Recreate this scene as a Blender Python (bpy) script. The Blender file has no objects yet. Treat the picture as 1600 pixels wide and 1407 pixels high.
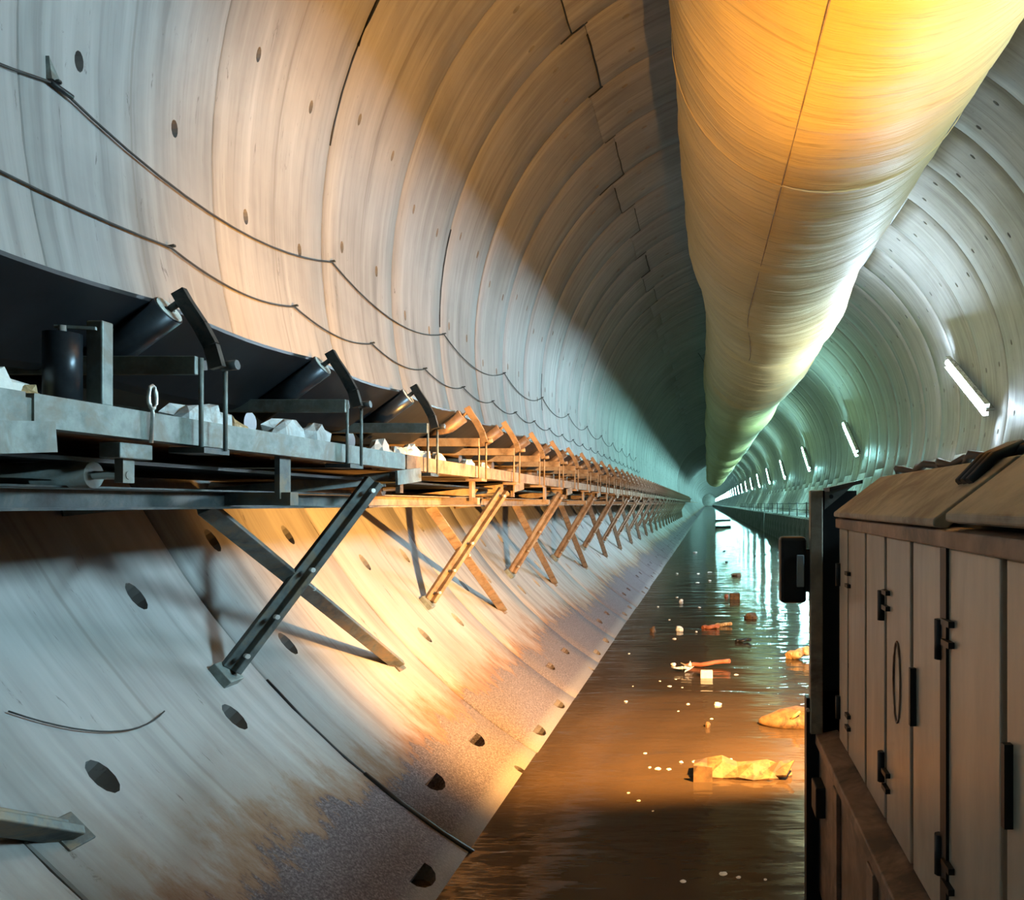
import bpy, bmesh, math, random
from mathutils import Vector, Matrix

# ------------------------------------------------------------------ camera, world, lights, exposure
scene = bpy.context.scene
COL = scene.collection
EYE = 1.61                      # eye height above the flood water (water level z = 0)
cam = bpy.data.cameras.new('camera')
cam_o = bpy.data.objects.new('camera', cam); COL.objects.link(cam_o)
cam_o.location = (0, 0, EYE); cam_o.rotation_euler = (math.radians(90), 0, 0)
cam.sensor_fit = 'HORIZONTAL'; cam.sensor_width = 36.0
cam.lens = 36.0 * 1250 / 1600
cam.shift_x = -(1105 - 800) / 1600; cam.shift_y = (788 - 703.5) / 1600
cam.clip_start = 0.05; cam.clip_end = 900
scene.camera = cam_o

world = bpy.data.worlds.new('world'); scene.world = world; world.use_nodes = True
world.node_tree.nodes['Background'].inputs[0].default_value = (0.5, 0.62, 0.66, 1)
world.node_tree.nodes['Background'].inputs[1].default_value = 0.02
vs = scene.view_settings
vs.view_transform = 'Standard'; vs.look = 'None'; vs.gamma = 1.0; vs.use_curve_mapping = False
vs.exposure = 0.13
scene.cycles.max_bounces = 7; scene.cycles.diffuse_bounces = 4; scene.cycles.glossy_bounces = 4
scene.cycles.use_denoising = True
scene.cycles.sample_clamp_indirect = 6.0
scene.cycles.caustics_reflective = False; scene.cycles.caustics_refractive = False

HEADLAMP_W = 2100.0      # warm lamps carried on the nose of the locomotive
WORKLAMP_W = 980.0
TUBE_STRENGTH = 700.0    # cool tube lights along the right wall

random.seed(7)
R = math.radians
TR = 4.5; TX = 1.30; TZ = 2.195 + EYE      # lining radius and axis
RING = 1.4625; RING0 = 3.7125

# ------------------------------------------------------------------ materials
def new_mat(name):
    m = bpy.data.materials.new(name); m.use_nodes = True
    nt = m.node_tree
    return m, nt, nt.nodes['Principled BSDF']

def nd(nt, t, **kw):
    n = nt.nodes.new(t)
    for k, v in kw.items():
        if k in n.inputs.keys() if hasattr(n.inputs, 'keys') else False:
            n.inputs[k].default_value = v
        else:
            setattr(n, k, v)
    return n

def ramp(nt, fac, stops):
    r = nt.nodes.new('ShaderNodeValToRGB')
    while len(r.color_ramp.elements) < len(stops): r.color_ramp.elements.new(0.5)
    for e, (p, c) in zip(r.color_ramp.elements, stops):
        e.position = p; e.color = (c[0], c[1], c[2], 1) if hasattr(c, '__len__') else (c, c, c, 1)
    nt.links.new(fac, r.inputs[0])
    return r.outputs[0]

def mixc(nt, fac, a, b, mode='MIX'):
    n = nt.nodes.new('ShaderNodeMix'); n.data_type = 'RGBA'; n.blend_type = mode
    for sock, v in ((n.inputs[0], fac), (n.inputs[6], a), (n.inputs[7], b)):
        if hasattr(v, 'node'): nt.links.new(v, sock)
        elif hasattr(v, '__len__'): sock.default_value = (v[0], v[1], v[2], 1)
        else: sock.default_value = v
    return n.outputs[2]

def math_n(nt, op, a, b=0.0, clamp=False):
    n = nt.nodes.new('ShaderNodeMath'); n.operation = op; n.use_clamp = clamp
    for s, v in ((n.inputs[0], a), (n.inputs[1], b)):
        if hasattr(v, 'node'): nt.links.new(v, s)
        else: s.default_value = v
    return n.outputs[0]

def noise(nt, vec, scale, detail=4, rough=0.55, dist=0.0):
    n = nt.nodes.new('ShaderNodeTexNoise')
    n.inputs['Scale'].default_value = scale; n.inputs['Detail'].default_value = detail
    n.inputs['Roughness'].default_value = rough; n.inputs['Distortion'].default_value = dist
    nt.links.new(vec, n.inputs['Vector'])
    return n.outputs['Fac']

def mapping(nt, vec, scale=(1, 1, 1), loc=(0, 0, 0)):
    m = nt.nodes.new('ShaderNodeMapping')
    m.inputs['Scale'].default_value = scale; m.inputs['Location'].default_value = loc
    nt.links.new(vec, m.inputs['Vector'])
    return m.outputs[0]

def bump(nt, bsdf, height, strength=0.3, dist=0.01, prev=None):
    b = nt.nodes.new('ShaderNodeBump')
    b.inputs['Strength'].default_value = strength; b.inputs['Distance'].default_value = dist
    nt.links.new(height, b.inputs['Height'])
    if prev: nt.links.new(prev, b.inputs['Normal'])
    nt.links.new(b.outputs[0], bsdf.inputs['Normal'])
    return b.outputs[0]

def simple(name, col, rough=0.6, metal=0.0, var=0.25, scale=9.0, col2=None, bumpk=0.15, stretch=(1, 1, 1), spec=0.5):
    m, nt, b = new_mat(name)
    tc = nt.nodes.new('ShaderNodeTexCoord')
    v = mapping(nt, tc.outputs['Object'], stretch)
    f = noise(nt, v, scale, 6, 0.65)
    dark = tuple(c * (1 - var) for c in col); lite = tuple(min(1, c * (1 + var)) for c in col)
    c = ramp(nt, f, [(0.3, dark), (0.62, lite)])
    if col2:
        f2 = noise(nt, v, scale * 0.45, 5, 0.7, 0.6)
        c = mixc(nt, ramp(nt, f2, [(0.48, 0.0), (0.62, 1.0)]), c, col2)
    nt.links.new(c, b.inputs['Base Color'])
    b.inputs['Roughness'].default_value = rough; b.inputs['Metallic'].default_value = metal
    b.inputs['Specular IOR Level'].default_value = spec
    if bumpk: bump(nt, b, f, bumpk, 0.006)
    return m

def concrete_mat():
    m, nt, b = new_mat('lining_concrete')
    tc = nt.nodes.new('ShaderNodeTexCoord'); geo = nt.nodes.new('ShaderNodeNewGeometry'); oi = nt.nodes.new('ShaderNodeObjectInfo')
    off = nt.nodes.new('ShaderNodeVectorMath'); off.operation = 'MULTIPLY_ADD'
    comb = nt.nodes.new('ShaderNodeCombineXYZ')
    nt.links.new(oi.outputs['Random'], comb.inputs[0]); nt.links.new(oi.outputs['Random'], comb.inputs[1]); nt.links.new(oi.outputs['Random'], comb.inputs[2])
    off.inputs[1].default_value = (37, 71, 53)
    nt.links.new(comb.outputs[0], off.inputs[0]); nt.links.new(tc.outputs['Object'], off.inputs[2])
    o = off.outputs[0]; pos = geo.outputs['Position']
    blotch = noise(nt, pos, 0.9, 5, 0.6, 0.4)
    base = ramp(nt, blotch, [(0.25, (0.27, 0.262, 0.248)), (0.5, (0.36, 0.35, 0.335)), (0.78, (0.44, 0.43, 0.41))])
    # shutter streaks running round the ring
    st = noise(nt, mapping(nt, o, (1.2, 26, 1.2)), 1.0, 5, 0.7)
    base = mixc(nt, ramp(nt, st, [(0.34, 0.22), (0.50, 0.0)]), base, (0.18, 0.17, 0.155))
    st2 = noise(nt, mapping(nt, o, (0.45, 9, 0.45), (3, 1, 7)), 1.0, 3, 0.6)
    base = mixc(nt, ramp(nt, st2, [(0.50, 0.0), (0.72, 0.6)]), base, (0.52, 0.515, 0.50))
    base = mixc(nt, ramp(nt, st2, [(0.30, 0.5), (0.44, 0.0)]), base, (0.18, 0.172, 0.16))
    # fine dark scuffs
    sc = noise(nt, mapping(nt, o, (2.2, 14, 2.2), (9, 2, 4)), 1.6, 6, 0.75, 0.8)
    base = mixc(nt, ramp(nt, sc, [(0.63, 0.0), (0.70, 0.75)]), base, (0.10, 0.09, 0.08))
    # dirt close to the ring joints (local y runs along the drive)
    sep = nt.nodes.new('ShaderNodeSeparateXYZ'); nt.links.new(tc.outputs['Object'], sep.inputs[0])
    dy = math_n(nt, 'ABSOLUTE', math_n(nt, 'SUBTRACT', sep.outputs[1], RING / 2))
    edge = ramp(nt, math_n(nt, 'ADD', dy, math_n(nt, 'MULTIPLY', st, 0.08)), [(0.745, 0.0), (0.785, 0.45)])
    base = mixc(nt, edge, base, (0.20, 0.18, 0.155))
    mid = ramp(nt, dy, [(0.004, 0.5), (0.012, 0.0)])
    base = mixc(nt, mid, base, (0.22, 0.20, 0.17))
    # tone of each casting
    tone = ramp(nt, oi.outputs['Random'], [(0.0, 0.94), (1.0, 1.04)])
    base = mixc(nt, 1.0, base, tone, 'MULTIPLY')
    # silt tide mark left by the flood: grey crust, rusty upper rim
    sz = nt.nodes.new('ShaderNodeSeparateXYZ'); nt.links.new(pos, sz.inputs[0])
    jag = noise(nt, mapping(nt, pos, (2.0, 5.5, 2.0)), 1.0, 6, 0.75)
    big = noise(nt, mapping(nt, pos, (0.2, 0.5, 0.2), (4, 2, 0)), 1.0, 2, 0.5)
    h = math_n(nt, 'ADD', sz.outputs[2], math_n(nt, 'MULTIPLY', math_n(nt, 'SUBTRACT', jag, 0.5), 0.62))
    h = math_n(nt, 'ADD', h, math_n(nt, 'MULTIPLY', math_n(nt, 'SUBTRACT', big, 0.5), 0.35))
    rim = ramp(nt, h, [(0.36, 0.95), (0.42, 0.7), (0.50, 0.3), (0.70, 0.0)])
    base = mixc(nt, rim, base, (0.21, 0.10, 0.035))
    speck = noise(nt, pos, 95, 3, 0.7)
    crust = ramp(nt, speck, [(0.32, (0.075, 0.064, 0.067)), (0.52, (0.15, 0.125, 0.132)), (0.70, (0.28, 0.25, 0.26))])
    cm = ramp(nt, h, [(0.335, 1.0), (0.375, 0.0)])
    base = mixc(nt, cm, base, crust)
    lip = ramp(nt, sz.outputs[2], [(0.03, 0.7), (0.075, 0.0)])
    base = mixc(nt, lip, base, (0.26, 0.24, 0.225))
    nt.links.new(base, b.inputs['Base Color'])
    rr = math_n(nt, 'ADD', math_n(nt, 'ADD', math_n(nt, 'MULTIPLY', blotch, 0.35), 0.40), math_n(nt, 'MULTIPLY', cm, 0.35))
    nt.links.new(rr, b.inputs['Roughness']); b.inputs['Specular IOR Level'].default_value = 0.35
    n1 = bump(nt, b, st2, 0.14, 0.010)
    n2 = bump(nt, b, noise(nt, o, 14, 6, 0.6), 0.25, 0.004, n1)
    bump(nt, b, math_n(nt, 'MULTIPLY', speck, cm), 0.5, 0.006, n2)
    return m

def water_mat():
    m, nt, b = new_mat('flood_water')
    geo = nt.nodes.new('ShaderNodeNewGeometry'); pos = geo.outputs['Position']
    silt = noise(nt, mapping(nt, pos, (0.5, 0.35, 1)), 1.0, 4, 0.6, 1.0)
    c = ramp(nt, silt, [(0.35, (0.034, 0.023, 0.014)), (0.65, (0.080, 0.052, 0.030))])
    nt.links.new(c, b.inputs['Base Color'])
    b.inputs['Roughness'].default_value = 0.09; b.inputs['IOR'].default_value = 1.33
    b.inputs['Specular IOR Level'].default_value = 0.75
    r1 = noise(nt, mapping(nt, pos, (0.9, 3.4, 1)), 1.0, 3, 0.5, 0.4)
    r2 = noise(nt, mapping(nt, pos, (3.5, 11, 1)), 1.0, 3, 0.55)
    n1 = bump(nt, b, r1, 0.30, 0.05)
    bump(nt, b, r2, 0.16, 0.02, n1)
    return m

def duct_mat():
    m, nt, b = new_mat('duct_fabric')
    geo = nt.nodes.new('ShaderNodeNewGeometry'); pos = geo.outputs['Position']
    w1 = noise(nt, mapping(nt, pos, (0.55, 7.5, 0.55)), 1.0, 4, 0.6, 0.7)
    w2 = noise(nt, mapping(nt, pos, (1.1, 22, 1.1)), 1.0, 4, 0.65, 0.5)
    grime = noise(nt, mapping(nt, pos, (0.7, 0.8, 0.7)), 1.0, 5, 0.6)
    c = ramp(nt, grime, [(0.3, (0.58, 0.43, 0.18)), (0.7, (0.70, 0.545, 0.26))])
    c = mixc(nt, ramp(nt, w2, [(0.56, 0.0), (0.68, 0.5)]), c, (0.26, 0.19, 0.09))
    nt.links.new(c, b.inputs['Base Color'])
    b.inputs['Roughness'].default_value = 0.62; b.inputs['Specular IOR Level'].default_value = 0.3
    n1 = bump(nt, b, w1, 0.75, 0.05)
    bump(nt, b, w2, 0.4, 0.015, n1)
    return m

def emit(name, col, strength):
    m, nt, b = new_mat(name)
    b.inputs['Base Color'].default_value = (0.9, 0.9, 0.9, 1)
    b.inputs['Emission Color'].default_value = (*col, 1); b.inputs['Emission Strength'].default_value = strength
    return m

M = {
    'concrete': concrete_mat(), 'water': water_mat(), 'duct': duct_mat(),
    'galv': simple('galvanised_steel', (0.21, 0.245, 0.23), 0.5, 0.2, 0.35, 14, (0.20, 0.19, 0.16), 0.2, spec=0.4),
    'rust_lit': simple('muddy_lamplit_steel', (0.235, 0.16, 0.10), 0.75, 0.1, 0.5, 10, (0.32, 0.26, 0.19), 0.35),  # mud brown that also carries the orange lamplight along the conveyor
    'dark': simple('dark_painted_steel', (0.035, 0.045, 0.047), 0.45, 0.3, 0.5, 16, (0.09, 0.085, 0.075), 0.2),
    'strut': simple('weathered_strut_steel', (0.10, 0.115, 0.11), 0.55, 0.25, 0.45, 12, (0.20, 0.155, 0.10), 0.3),
    'rubber': simple('belt_rubber', (0.013, 0.015, 0.018), 0.42, 0, 0.3, 5, None, 0.1),
    'roller': simple('roller_steel', (0.035, 0.042, 0.05), 0.32, 0.5, 0.4, 8, None, 0.1),
    'rollmud_lit': simple('muddy_lamplit_roller', (0.17, 0.105, 0.06), 0.5, 0.3, 0.5, 9, (0.05, 0.04, 0.035), 0.2),  # roller copy with lamplight put into its brown
    'cap': simple('roller_cap', (0.55, 0.58, 0.53), 0.5, 0.0, 0.3, 30, (0.2, 0.2, 0.18), 0.2),
    'bolt': simple('bright_bolt', (0.62, 0.62, 0.58), 0.35, 0.6, 0.2, 40),
    'cable': simple('cable_sheath', (0.03, 0.028, 0.026), 0.55, 0, 0.2),
    'door': simple('loco_panel_paint', (0.60, 0.50, 0.385), 0.33, 0.0, 0.2, 4.5, (0.47, 0.375, 0.28), 0.12, (1, 1, 0.25)),
    'roofp': simple('loco_roof_paint', (0.40, 0.345, 0.26), 0.6, 0.0, 0.3, 7, (0.25, 0.20, 0.15), 0.2),
    'frame': simple('loco_frame_paint', (0.32, 0.20, 0.135), 0.55, 0.0, 0.35, 7, (0.15, 0.105, 0.08), 0.25),
    'black': simple('black_steel', (0.012, 0.014, 0.016), 0.5, 0.1, 0.3, 10),
    'mirror': simple('lamp_glass', (0.35, 0.42, 0.46), 0.12, 0.0, 0.1, 6, None, 0),
    'wood': simple('wet_wood', (0.52, 0.36, 0.18), 0.6, 0, 0.4, 9, (0.30, 0.18, 0.08), 0.3, (1, 6, 1)),
    'card': simple('torn_board', (0.125, 0.07, 0.028), 0.7, 0, 0.5, 16, (0.045, 0.022, 0.008), 0.3),
    'foam': simple('pale_foam', (0.82, 0.80, 0.74), 0.7, 0, 0.15, 20, None, 0.2),
    'rock': simple('pale_rock', (0.60, 0.66, 0.66), 0.8, 0, 0.3, 14, (0.30, 0.22, 0.14), 0.5),
    'bench': simple('bench_concrete', (0.17, 0.17, 0.16), 0.7, 0, 0.4, 3, (0.07, 0.065, 0.06), 0.3),
    'reddish': simple('red_brown_wood', (0.35, 0.12, 0.06), 0.65, 0, 0.3, 9, None, 0.2),
    'tube_cool': emit('tube_light_white', (0.62, 0.83, 1.0), TUBE_STRENGTH * 1.5),
    'tube_near': emit('tube_light_blue', (0.50, 0.83, 1.0), TUBE_STRENGTH * 0.95),
    'tube_teal': emit('tube_light_teal', (0.38, 0.94, 0.92), TUBE_STRENGTH * 0.85),
    'lamp_warm': emit('warm_lamp_lens', (1.0, 0.55, 0.16), 20),
}

# ------------------------------------------------------------------ mesh helpers (heights given from eye level)
class MB:
    def __init__(s): s.v = []; s.f = []; s.sm = []
    def add(s, vs, fs, smooth=False):
        o = len(s.v); s.v += [Vector((a[0], a[1], a[2] + EYE)) for a in vs]
        s.f += [[i + o for i in f] for f in fs]; s.sm += [smooth] * len(fs)
        return s
    def box(s, x0, x1, y0, y1, z0, z1):
        return s.add([(x0, y0, z0), (x1, y0, z0), (x1, y1, z0), (x0, y1, z0), (x0, y0, z1), (x1, y0, z1), (x1, y1, z1), (x0, y1, z1)],
                     [(0, 3, 2, 1), (4, 5, 6, 7), (0, 1, 5, 4), (1, 2, 6, 5), (2, 3, 7, 6), (3, 0, 4, 7)])
    def bar(s, a, b, w, h, up=(0, 0, 1)):
        a = Vector(a); b = Vector(b); d = (b - a).normalized(); sd = d.cross(Vector(up))
        if sd.length < 1e-4: sd = d.cross(Vector((1, 0, 0)))
        sd.normalize(); u = sd.cross(d)
        q = [(-w / 2, -h / 2), (w / 2, -h / 2), (w / 2, h / 2), (-w / 2, h / 2)]
        vs = [p + sd * i + u * j for p in (a, b) for i, j in q]
        return s.add(vs, [(3, 2, 1, 0), (4, 5, 6, 7), (0, 1, 5, 4), (1, 2, 6, 5), (2, 3, 7, 6), (3, 0, 4, 7)])
    def angle(s, a, b, w, t, up=(0, 0, 1), flip=1):       # L-section steel angle
        a = Vector(a); b = Vector(b); d = (b - a).normalized(); sd = d.cross(Vector(up)).normalized() * flip; u = sd.cross(d) * flip
        q = [(-w / 2, -w / 2), (w / 2, -w / 2), (w / 2, -w / 2 + t), (-w / 2 + t, -w / 2 + t), (-w / 2 + t, w / 2), (-w / 2, w / 2)]
        n = 6; vs = [p + sd * i + u * j for p in (a, b) for i, j in q]
        fs = [tuple(range(n - 1, -1, -1)), tuple(range(n, 2 * n))] + [(i, (i + 1) % n, n + (i + 1) % n, n + i) for i in range(n)]
        return s.add(vs, fs)
    def prism(s, prof, y0, y1):                            # profile of (x, z) swept along y
        n = len(prof)
        vs = [(x, y0, z) for x, z in prof] + [(x, y1, z) for x, z in prof]
        return s.add(vs, [tuple(range(n - 1, -1, -1)), tuple(range(n, 2 * n))] + [(i, (i + 1) % n, n + (i + 1) % n, n + i) for i in range(n)])
    def cyl(s, a, b, r, n=16, r2=None, smooth=True):
        a = Vector(a); b = Vector(b); d = (b - a).normalized()
        k = Vector((0, 0, 1)) if abs(d.z) < 0.9 else Vector((1, 0, 0))
        sd = d.cross(k).normalized(); u = sd.cross(d); r2 = r if r2 is None else r2
        vs = [p + (sd * math.cos(2 * math.pi * i / n) + u * math.sin(2 * math.pi * i / n)) * rr for p, rr in ((a, r), (b, r2)) for i in range(n)]
        s.add(vs, [(i, (i + 1) % n, n + (i + 1) % n, n + i) for i in range(n)], smooth)
        o = len(s.v) - 2 * n
        s.f += [[o + i for i in range(n - 1, -1, -1)], [o + n + i for i in range(n)]]; s.sm += [False, False]
        return s
    def tube(s, path, r, n=8):
        path = [Vector(p) for p in path]; rings = []
        for i, p in enumerate(path):
            d = (path[min(i + 1, len(path) - 1)] - path[max(i - 1, 0)]).normalized()
            k = Vector((0, 0, 1)) if abs(d.z) < 0.92 else Vector((1, 0, 0))
            sd = d.cross(k).normalized(); u = sd.cross(d)
            rings.append([p + (sd * math.cos(2 * math.pi * j / n) + u * math.sin(2 * math.pi * j / n)) * r for j in range(n)])
        vs = [v for rg in rings for v in rg]; m = len(path)
        fs = [(i * n + j, i * n + (j + 1) % n, (i + 1) * n + (j + 1) % n, (i + 1) * n + j) for i in range(m - 1) for j in range(n)]
        s.add(vs, fs, True)
        o = len(s.v) - m * n
        s.f += [[o + j for j in range(n - 1, -1, -1)], [o + (m - 1) * n + j for j in range(n)]]; s.sm += [False, False]
        return s
    def blob(s, c, rx, ry, rz, seed, n=9, m=6, rough=0.22):
        rnd = random.Random(seed); vs = [(c[0], c[1], c[2] - rz)]
        for i in range(1, m):
            t = math.pi * i / m
            for j in range(n):
                p = 2 * math.pi * j / n; k = 1 + rnd.uniform(-rough, rough)
                vs.append((c[0] + rx * k * math.sin(t) * math.cos(p), c[1] + ry * k * math.sin(t) * math.sin(p), c[2] - rz * k * math.cos(t)))
        vs.append((c[0], c[1], c[2] + rz)); L = len(vs) - 1
        fs = [(0, 1 + (j + 1) % n, 1 + j) for j in range(n)]
        for i in range(m - 2):
            for j in range(n):
                a = 1 + i * n + j; b_ = 1 + i * n + (j + 1) % n
                fs.append((a, b_, b_ + n, a + n))
        fs += [(L, L - n + j, L - n + (j + 1) % n) for j in range(n)]
        return s.add(vs, fs)
    def build(s, name, mat, parent=None, origin=None, bevel=0.0):
        if origin is None:
            if parent is not None: o = world_loc(parent)
            else:
                mn = [min(v[i] for v in s.v) for i in range(3)]; mx = [max(v[i] for v in s.v) for i in range(3)]
                o = Vector(((mn[0] + mx[0]) / 2, (mn[1] + mx[1]) / 2, mn[2]))
        else: o = Vector(origin)
        me = bpy.data.meshes.new(name); me.from_pydata([v - o for v in s.v], [], s.f)
        me.polygons.foreach_set('use_smooth', s.sm)
        me.materials.append(M[mat]); me.update()
        ob = bpy.data.objects.new(name, me); COL.objects.link(ob)
        if parent is not None:
            ob.parent = parent; ob.location = o - world_loc(parent)
        else: ob.location = o
        if bevel:
            b = ob.modifiers.new('bevel', 'BEVEL'); b.width = bevel; b.segments = 2; b.limit_method = 'ANGLE'
        return ob

def world_loc(o):
    l = Vector(o.location)
    while o.parent is not None: o = o.parent; l += Vector(o.location)
    return l

def tag(o, label=None, cat=None, group=None, kind=None):
    if label: o['label'] = label
    if cat: o['category'] = cat
    if group: o['group'] = group
    if kind: o['kind'] = kind
    return o

def empty(name, x, y, z):
    o = bpy.data.objects.new(name, None); o.empty_display_size = 0.1
    o.location = (x, y, z + EYE); COL.objects.link(o); return o

def copy_tree(o, parent=None):
    c = o.copy(); COL.objects.link(c)
    if parent is not None: c.parent = parent
    for ch in [k for k in bpy.data.objects if k.parent == o]: copy_tree(ch, c)
    return c

def copy_at(root, dy):
    c = copy_tree(root); c.location.y += dy; return c

def wall_x(z, side=-1, inset=0.0):                         # x of the lining at a height from eye level
    dz = z + EYE - TZ
    return TX + side * math.sqrt(max((TR - inset) ** 2 - dz * dz, 0))

def wall_pt(ang, y, inset=0.0):
    return (TX + (TR - inset) * math.cos(R(ang)), y, TZ - EYE + (TR - inset) * math.sin(R(ang)))

# ------------------------------------------------------------------ tunnel lining
def segment_mesh(name, pockets):
    """72 degree casting, local axis along y, bolt pockets as (angle, y, half_arc, half_len, kind)."""
    me = bmesh.new()
    L = RING; c = 0.007; half = 36.0; ea = math.degrees(0.0022 / TR); ca = math.degrees(0.007 / TR)
    ang = {-half + ea, -half + ca, half - ca, half - ea}; ys = {0.002, c, L - c, L - 0.002, L / 2}
    a = -half + 3.75
    while a < half - 1: ang.add(round(a, 3)); a += 3.75
    keep = set()
    for (pa, py, ha, hl, kd, sy) in pockets:
        ang -= {x for x in ang if pa - ha - 0.9 < x < pa + ha + 0.9 and abs(x) < 35.7 and x not in keep}; keep |= {pa - ha, pa + ha}
        ang |= {pa - ha, pa + ha}; ys |= {py - hl, py + hl}
    ang = sorted(ang); ys = sorted(ys)
    def vert(t, y, r): return me.verts.new((r * math.cos(R(t)), y, r * math.sin(R(t))))
    grid = {}
    for i, t in enumerate(ang):
        for j, y in enumerate(ys):
            edge = i in (0, len(ang) - 1) or j in (0, len(ys) - 1)
            grid[i, j] = vert(t, y, TR + (0.006 if edge else 0.0))
    for i in range(len(ang) - 1):
        for j in range(len(ys) - 1):
            q = [grid[i, j], grid[i, j + 1], grid[i + 1, j + 1], grid[i + 1, j]]
            hit = None
            for p in pockets:
                if abs((ang[i] + ang[i + 1]) / 2 - p[0]) < p[2] * 0.9 and abs((ys[j] + ys[j + 1]) / 2 - p[1]) < p[3] * 0.9: hit = p
            if hit is None:
                f = me.faces.new(q); f.smooth = 0 < i < len(ang) - 2 and 0 < j < len(ys) - 2
            else:
                pa, py, ha, hl, kd, sy = hit; N = 12; depth = 0.15
                rim = []; flo = []
                for k in range(N):
                    th = 2 * math.pi * k / N + math.pi / N
                    u = math.cos(th); w = math.sin(th)
                    if kd == 'half': u = max(u, -0.25)
                    rim.append((pa + ha * 0.92 * u, py + hl * sy * w))
                rv = [vert(t, y, TR) for t, y in rim]
                fv = [vert(pa + (t - pa) * 0.9, py + (y - py) * 0.9, TR + depth) for t, y in rim]
                cor = [grid[i + 1, j + 1], grid[i, j + 1], grid[i, j], grid[i + 1, j]]   # quadrants of (u,w)
                for k in range(N):
                    k2 = (k + 1) % N; qa = cor[k * 4 // N]; qb = cor[k2 * 4 // N]
                    f = me.faces.new([qa, rv[k], rv[k2]]); f.smooth = False
                    if qa is not qb: me.faces.new([qa, rv[k2], qb])
                    me.faces.new([rv[k], fv[k], fv[k2], rv[k2]])
                me.faces.new(fv)
    # sides of the casting
    n = len(ang) - 1; m = len(ys) - 1
    def skirt(keys):
        prev = None
        for (i, j) in keys:
            v = grid[i, j]; o = vert(ang[i], ys[j], TR + 0.24)
            if prev: me.faces.new([prev[0], v, o, prev[1]])
            prev = (v, o)
    skirt([(i, 0) for i in range(n + 1)]); skirt([(i, m) for i in range(n + 1)])
    skirt([(0, j) for j in range(m + 1)]); skirt([(n, j) for j in range(m + 1)])
    bmesh.ops.recalc_face_normals(me, faces=me.faces)
    mesh = bpy.data.meshes.new(name); me.to_mesh(mesh); me.free()
    # make the exposed face look inward
    inward = sum(p.normal.dot(Vector((-math.cos(math.atan2(p.center.z, p.center.x)), 0, -math.sin(math.atan2(p.center.z, p.center.x))))) * p.area for p in mesh.polygons)
    if inward < 0: mesh.flip_normals()
    mesh.materials.append(M['concrete'])
    return mesh

Q = (RING * 0.25, RING * 0.75)
plain = [(a_, y, 0.75, 0.05, 'oval', 0.62) for a_ in (-29, -12, 12, 29) for y in Q]
low = [(-2.0, y, 0.95, 0.10, 'half', 0.90) for y in Q] + [(-15.0, y, 1.0, 0.10, 'oval', 0.42) for y in Q] + [(-23.3, y, 0.95, 0.10, 'oval', 0.40) for y in Q] + [(2.2, Q[1], 0.6, 0.10, 'oval', 0.3)]
mid = [(1.6, y, 0.75, 0.05, 'oval', 0.5) for y in Q] + [(16.0, y, 0.75, 0.05, 'oval', 0.6) for y in Q] + [(-29, y, 0.75, 0.05, 'oval', 0.6) for y in Q]
seg_plain = segment_mesh('lining_segment', plain)
seg_low = segment_mesh('lining_segment_low', low)
seg_mid = segment_mesh('lining_segment_mid', mid)
lining = empty('wall_round', TX, 0, TZ - EYE); tag(lining, 'curved precast concrete lining of the round tunnel', 'wall', None, 'structure')
rng = random.Random(11); SK = {}
N_NEAR = 58; K0 = -2
for k in range(K0, K0 + N_NEAR):
    sk = 1.5 * (1 if k % 2 else -1) + rng.uniform(-0.35, 0.35); SK[k] = sk
    for q in range(5):
        mid_ang = 129 + 36 + 72 * q + sk
        me = seg_low if q == 1 else (seg_mid if q == 0 else seg_plain)
        o = bpy.data.objects.new('lining_segment', me); COL.objects.link(o); o.parent = lining
        j = rng.uniform(-0.004, 0.004)
        o.location = (j * math.cos(R(mid_ang)), RING0 + k * RING, j * math.sin(R(mid_ang)))
        o.rotation_euler = (0, -R(mid_ang), 0)
def joint_line(pts, r):
    MB().tube([(TX + (TR + 0.002) * math.cos(R(a)), y, TZ - EYE + (TR + 0.002) * math.sin(R(a))) for a, y in pts], r, 6).build('joint_gap', 'black', lining)
for k in range(2, 13):
    y0 = RING0 + k * RING; a0 = 129 + SK[k]; a1 = 129 + SK[k + 1]
    if k % 4 != 1: joint_line([(a0 + rng.uniform(-0.12, 0.12), y0 + RING * (0.15 + 0.17 * i)) for i in range(6)], rng.uniform(0.007, 0.014))
    joint_line([(a0 - 0.3, y0 + RING), ((a0 + a1) / 2, y0 + RING + 0.01), (a1 + 0.4 * (1 if a1 > a0 else -1), y0 + RING)], rng.uniform(0.009, 0.02))
    if k % 3 == 0: joint_line([(a1 + 0.3, y0 + RING - 0.01), (a1 + rng.uniform(2, 5), y0 + RING)], 0.012)
joint_line([(a, RING0 + 2 * RING) for a in range(140, 172, 3)], 0.010)
joint_line([(a, RING0 + 2 * RING) for a in range(150, 162, 3)], 0.017)
joint_line([(a, RING0 + 4 * RING) for a in range(166, 184, 3)], 0.012)
joint_line([(a, RING0 + 8 * RING) for a in range(176, 188, 3)], 0.014)
joint_line([(a, RING0) for a in (222, 225, 228, 231, 234, 237, 239.5)], 0.008)
joint_line([(a, RING0) for a in (230, 233, 236, 239.5)], 0.014)
b = MB()
for k in list(range(-8, K0)) + list(range(K0 + N_NEAR, 350)):
    y0 = RING0 + k * RING; n = 40; vs = []
    for (y, r) in ((y0, TR + 0.03), (y0 + 0.012, TR), (y0 + RING - 0.012, TR + rng.uniform(-0.012, 0.012)), (y0 + RING, TR + 0.03)):
        vs += [(TX + r * math.cos(2 * math.pi * i / n), y, TZ - EYE + r * math.sin(2 * math.pi * i / n)) for i in range(n)]
    b.add(vs, [(t * n + i, t * n + (i + 1) % n, (t + 1) * n + (i + 1) % n, (t + 1) * n + i) for t in range(3) for i in range(n)], True)
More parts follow.
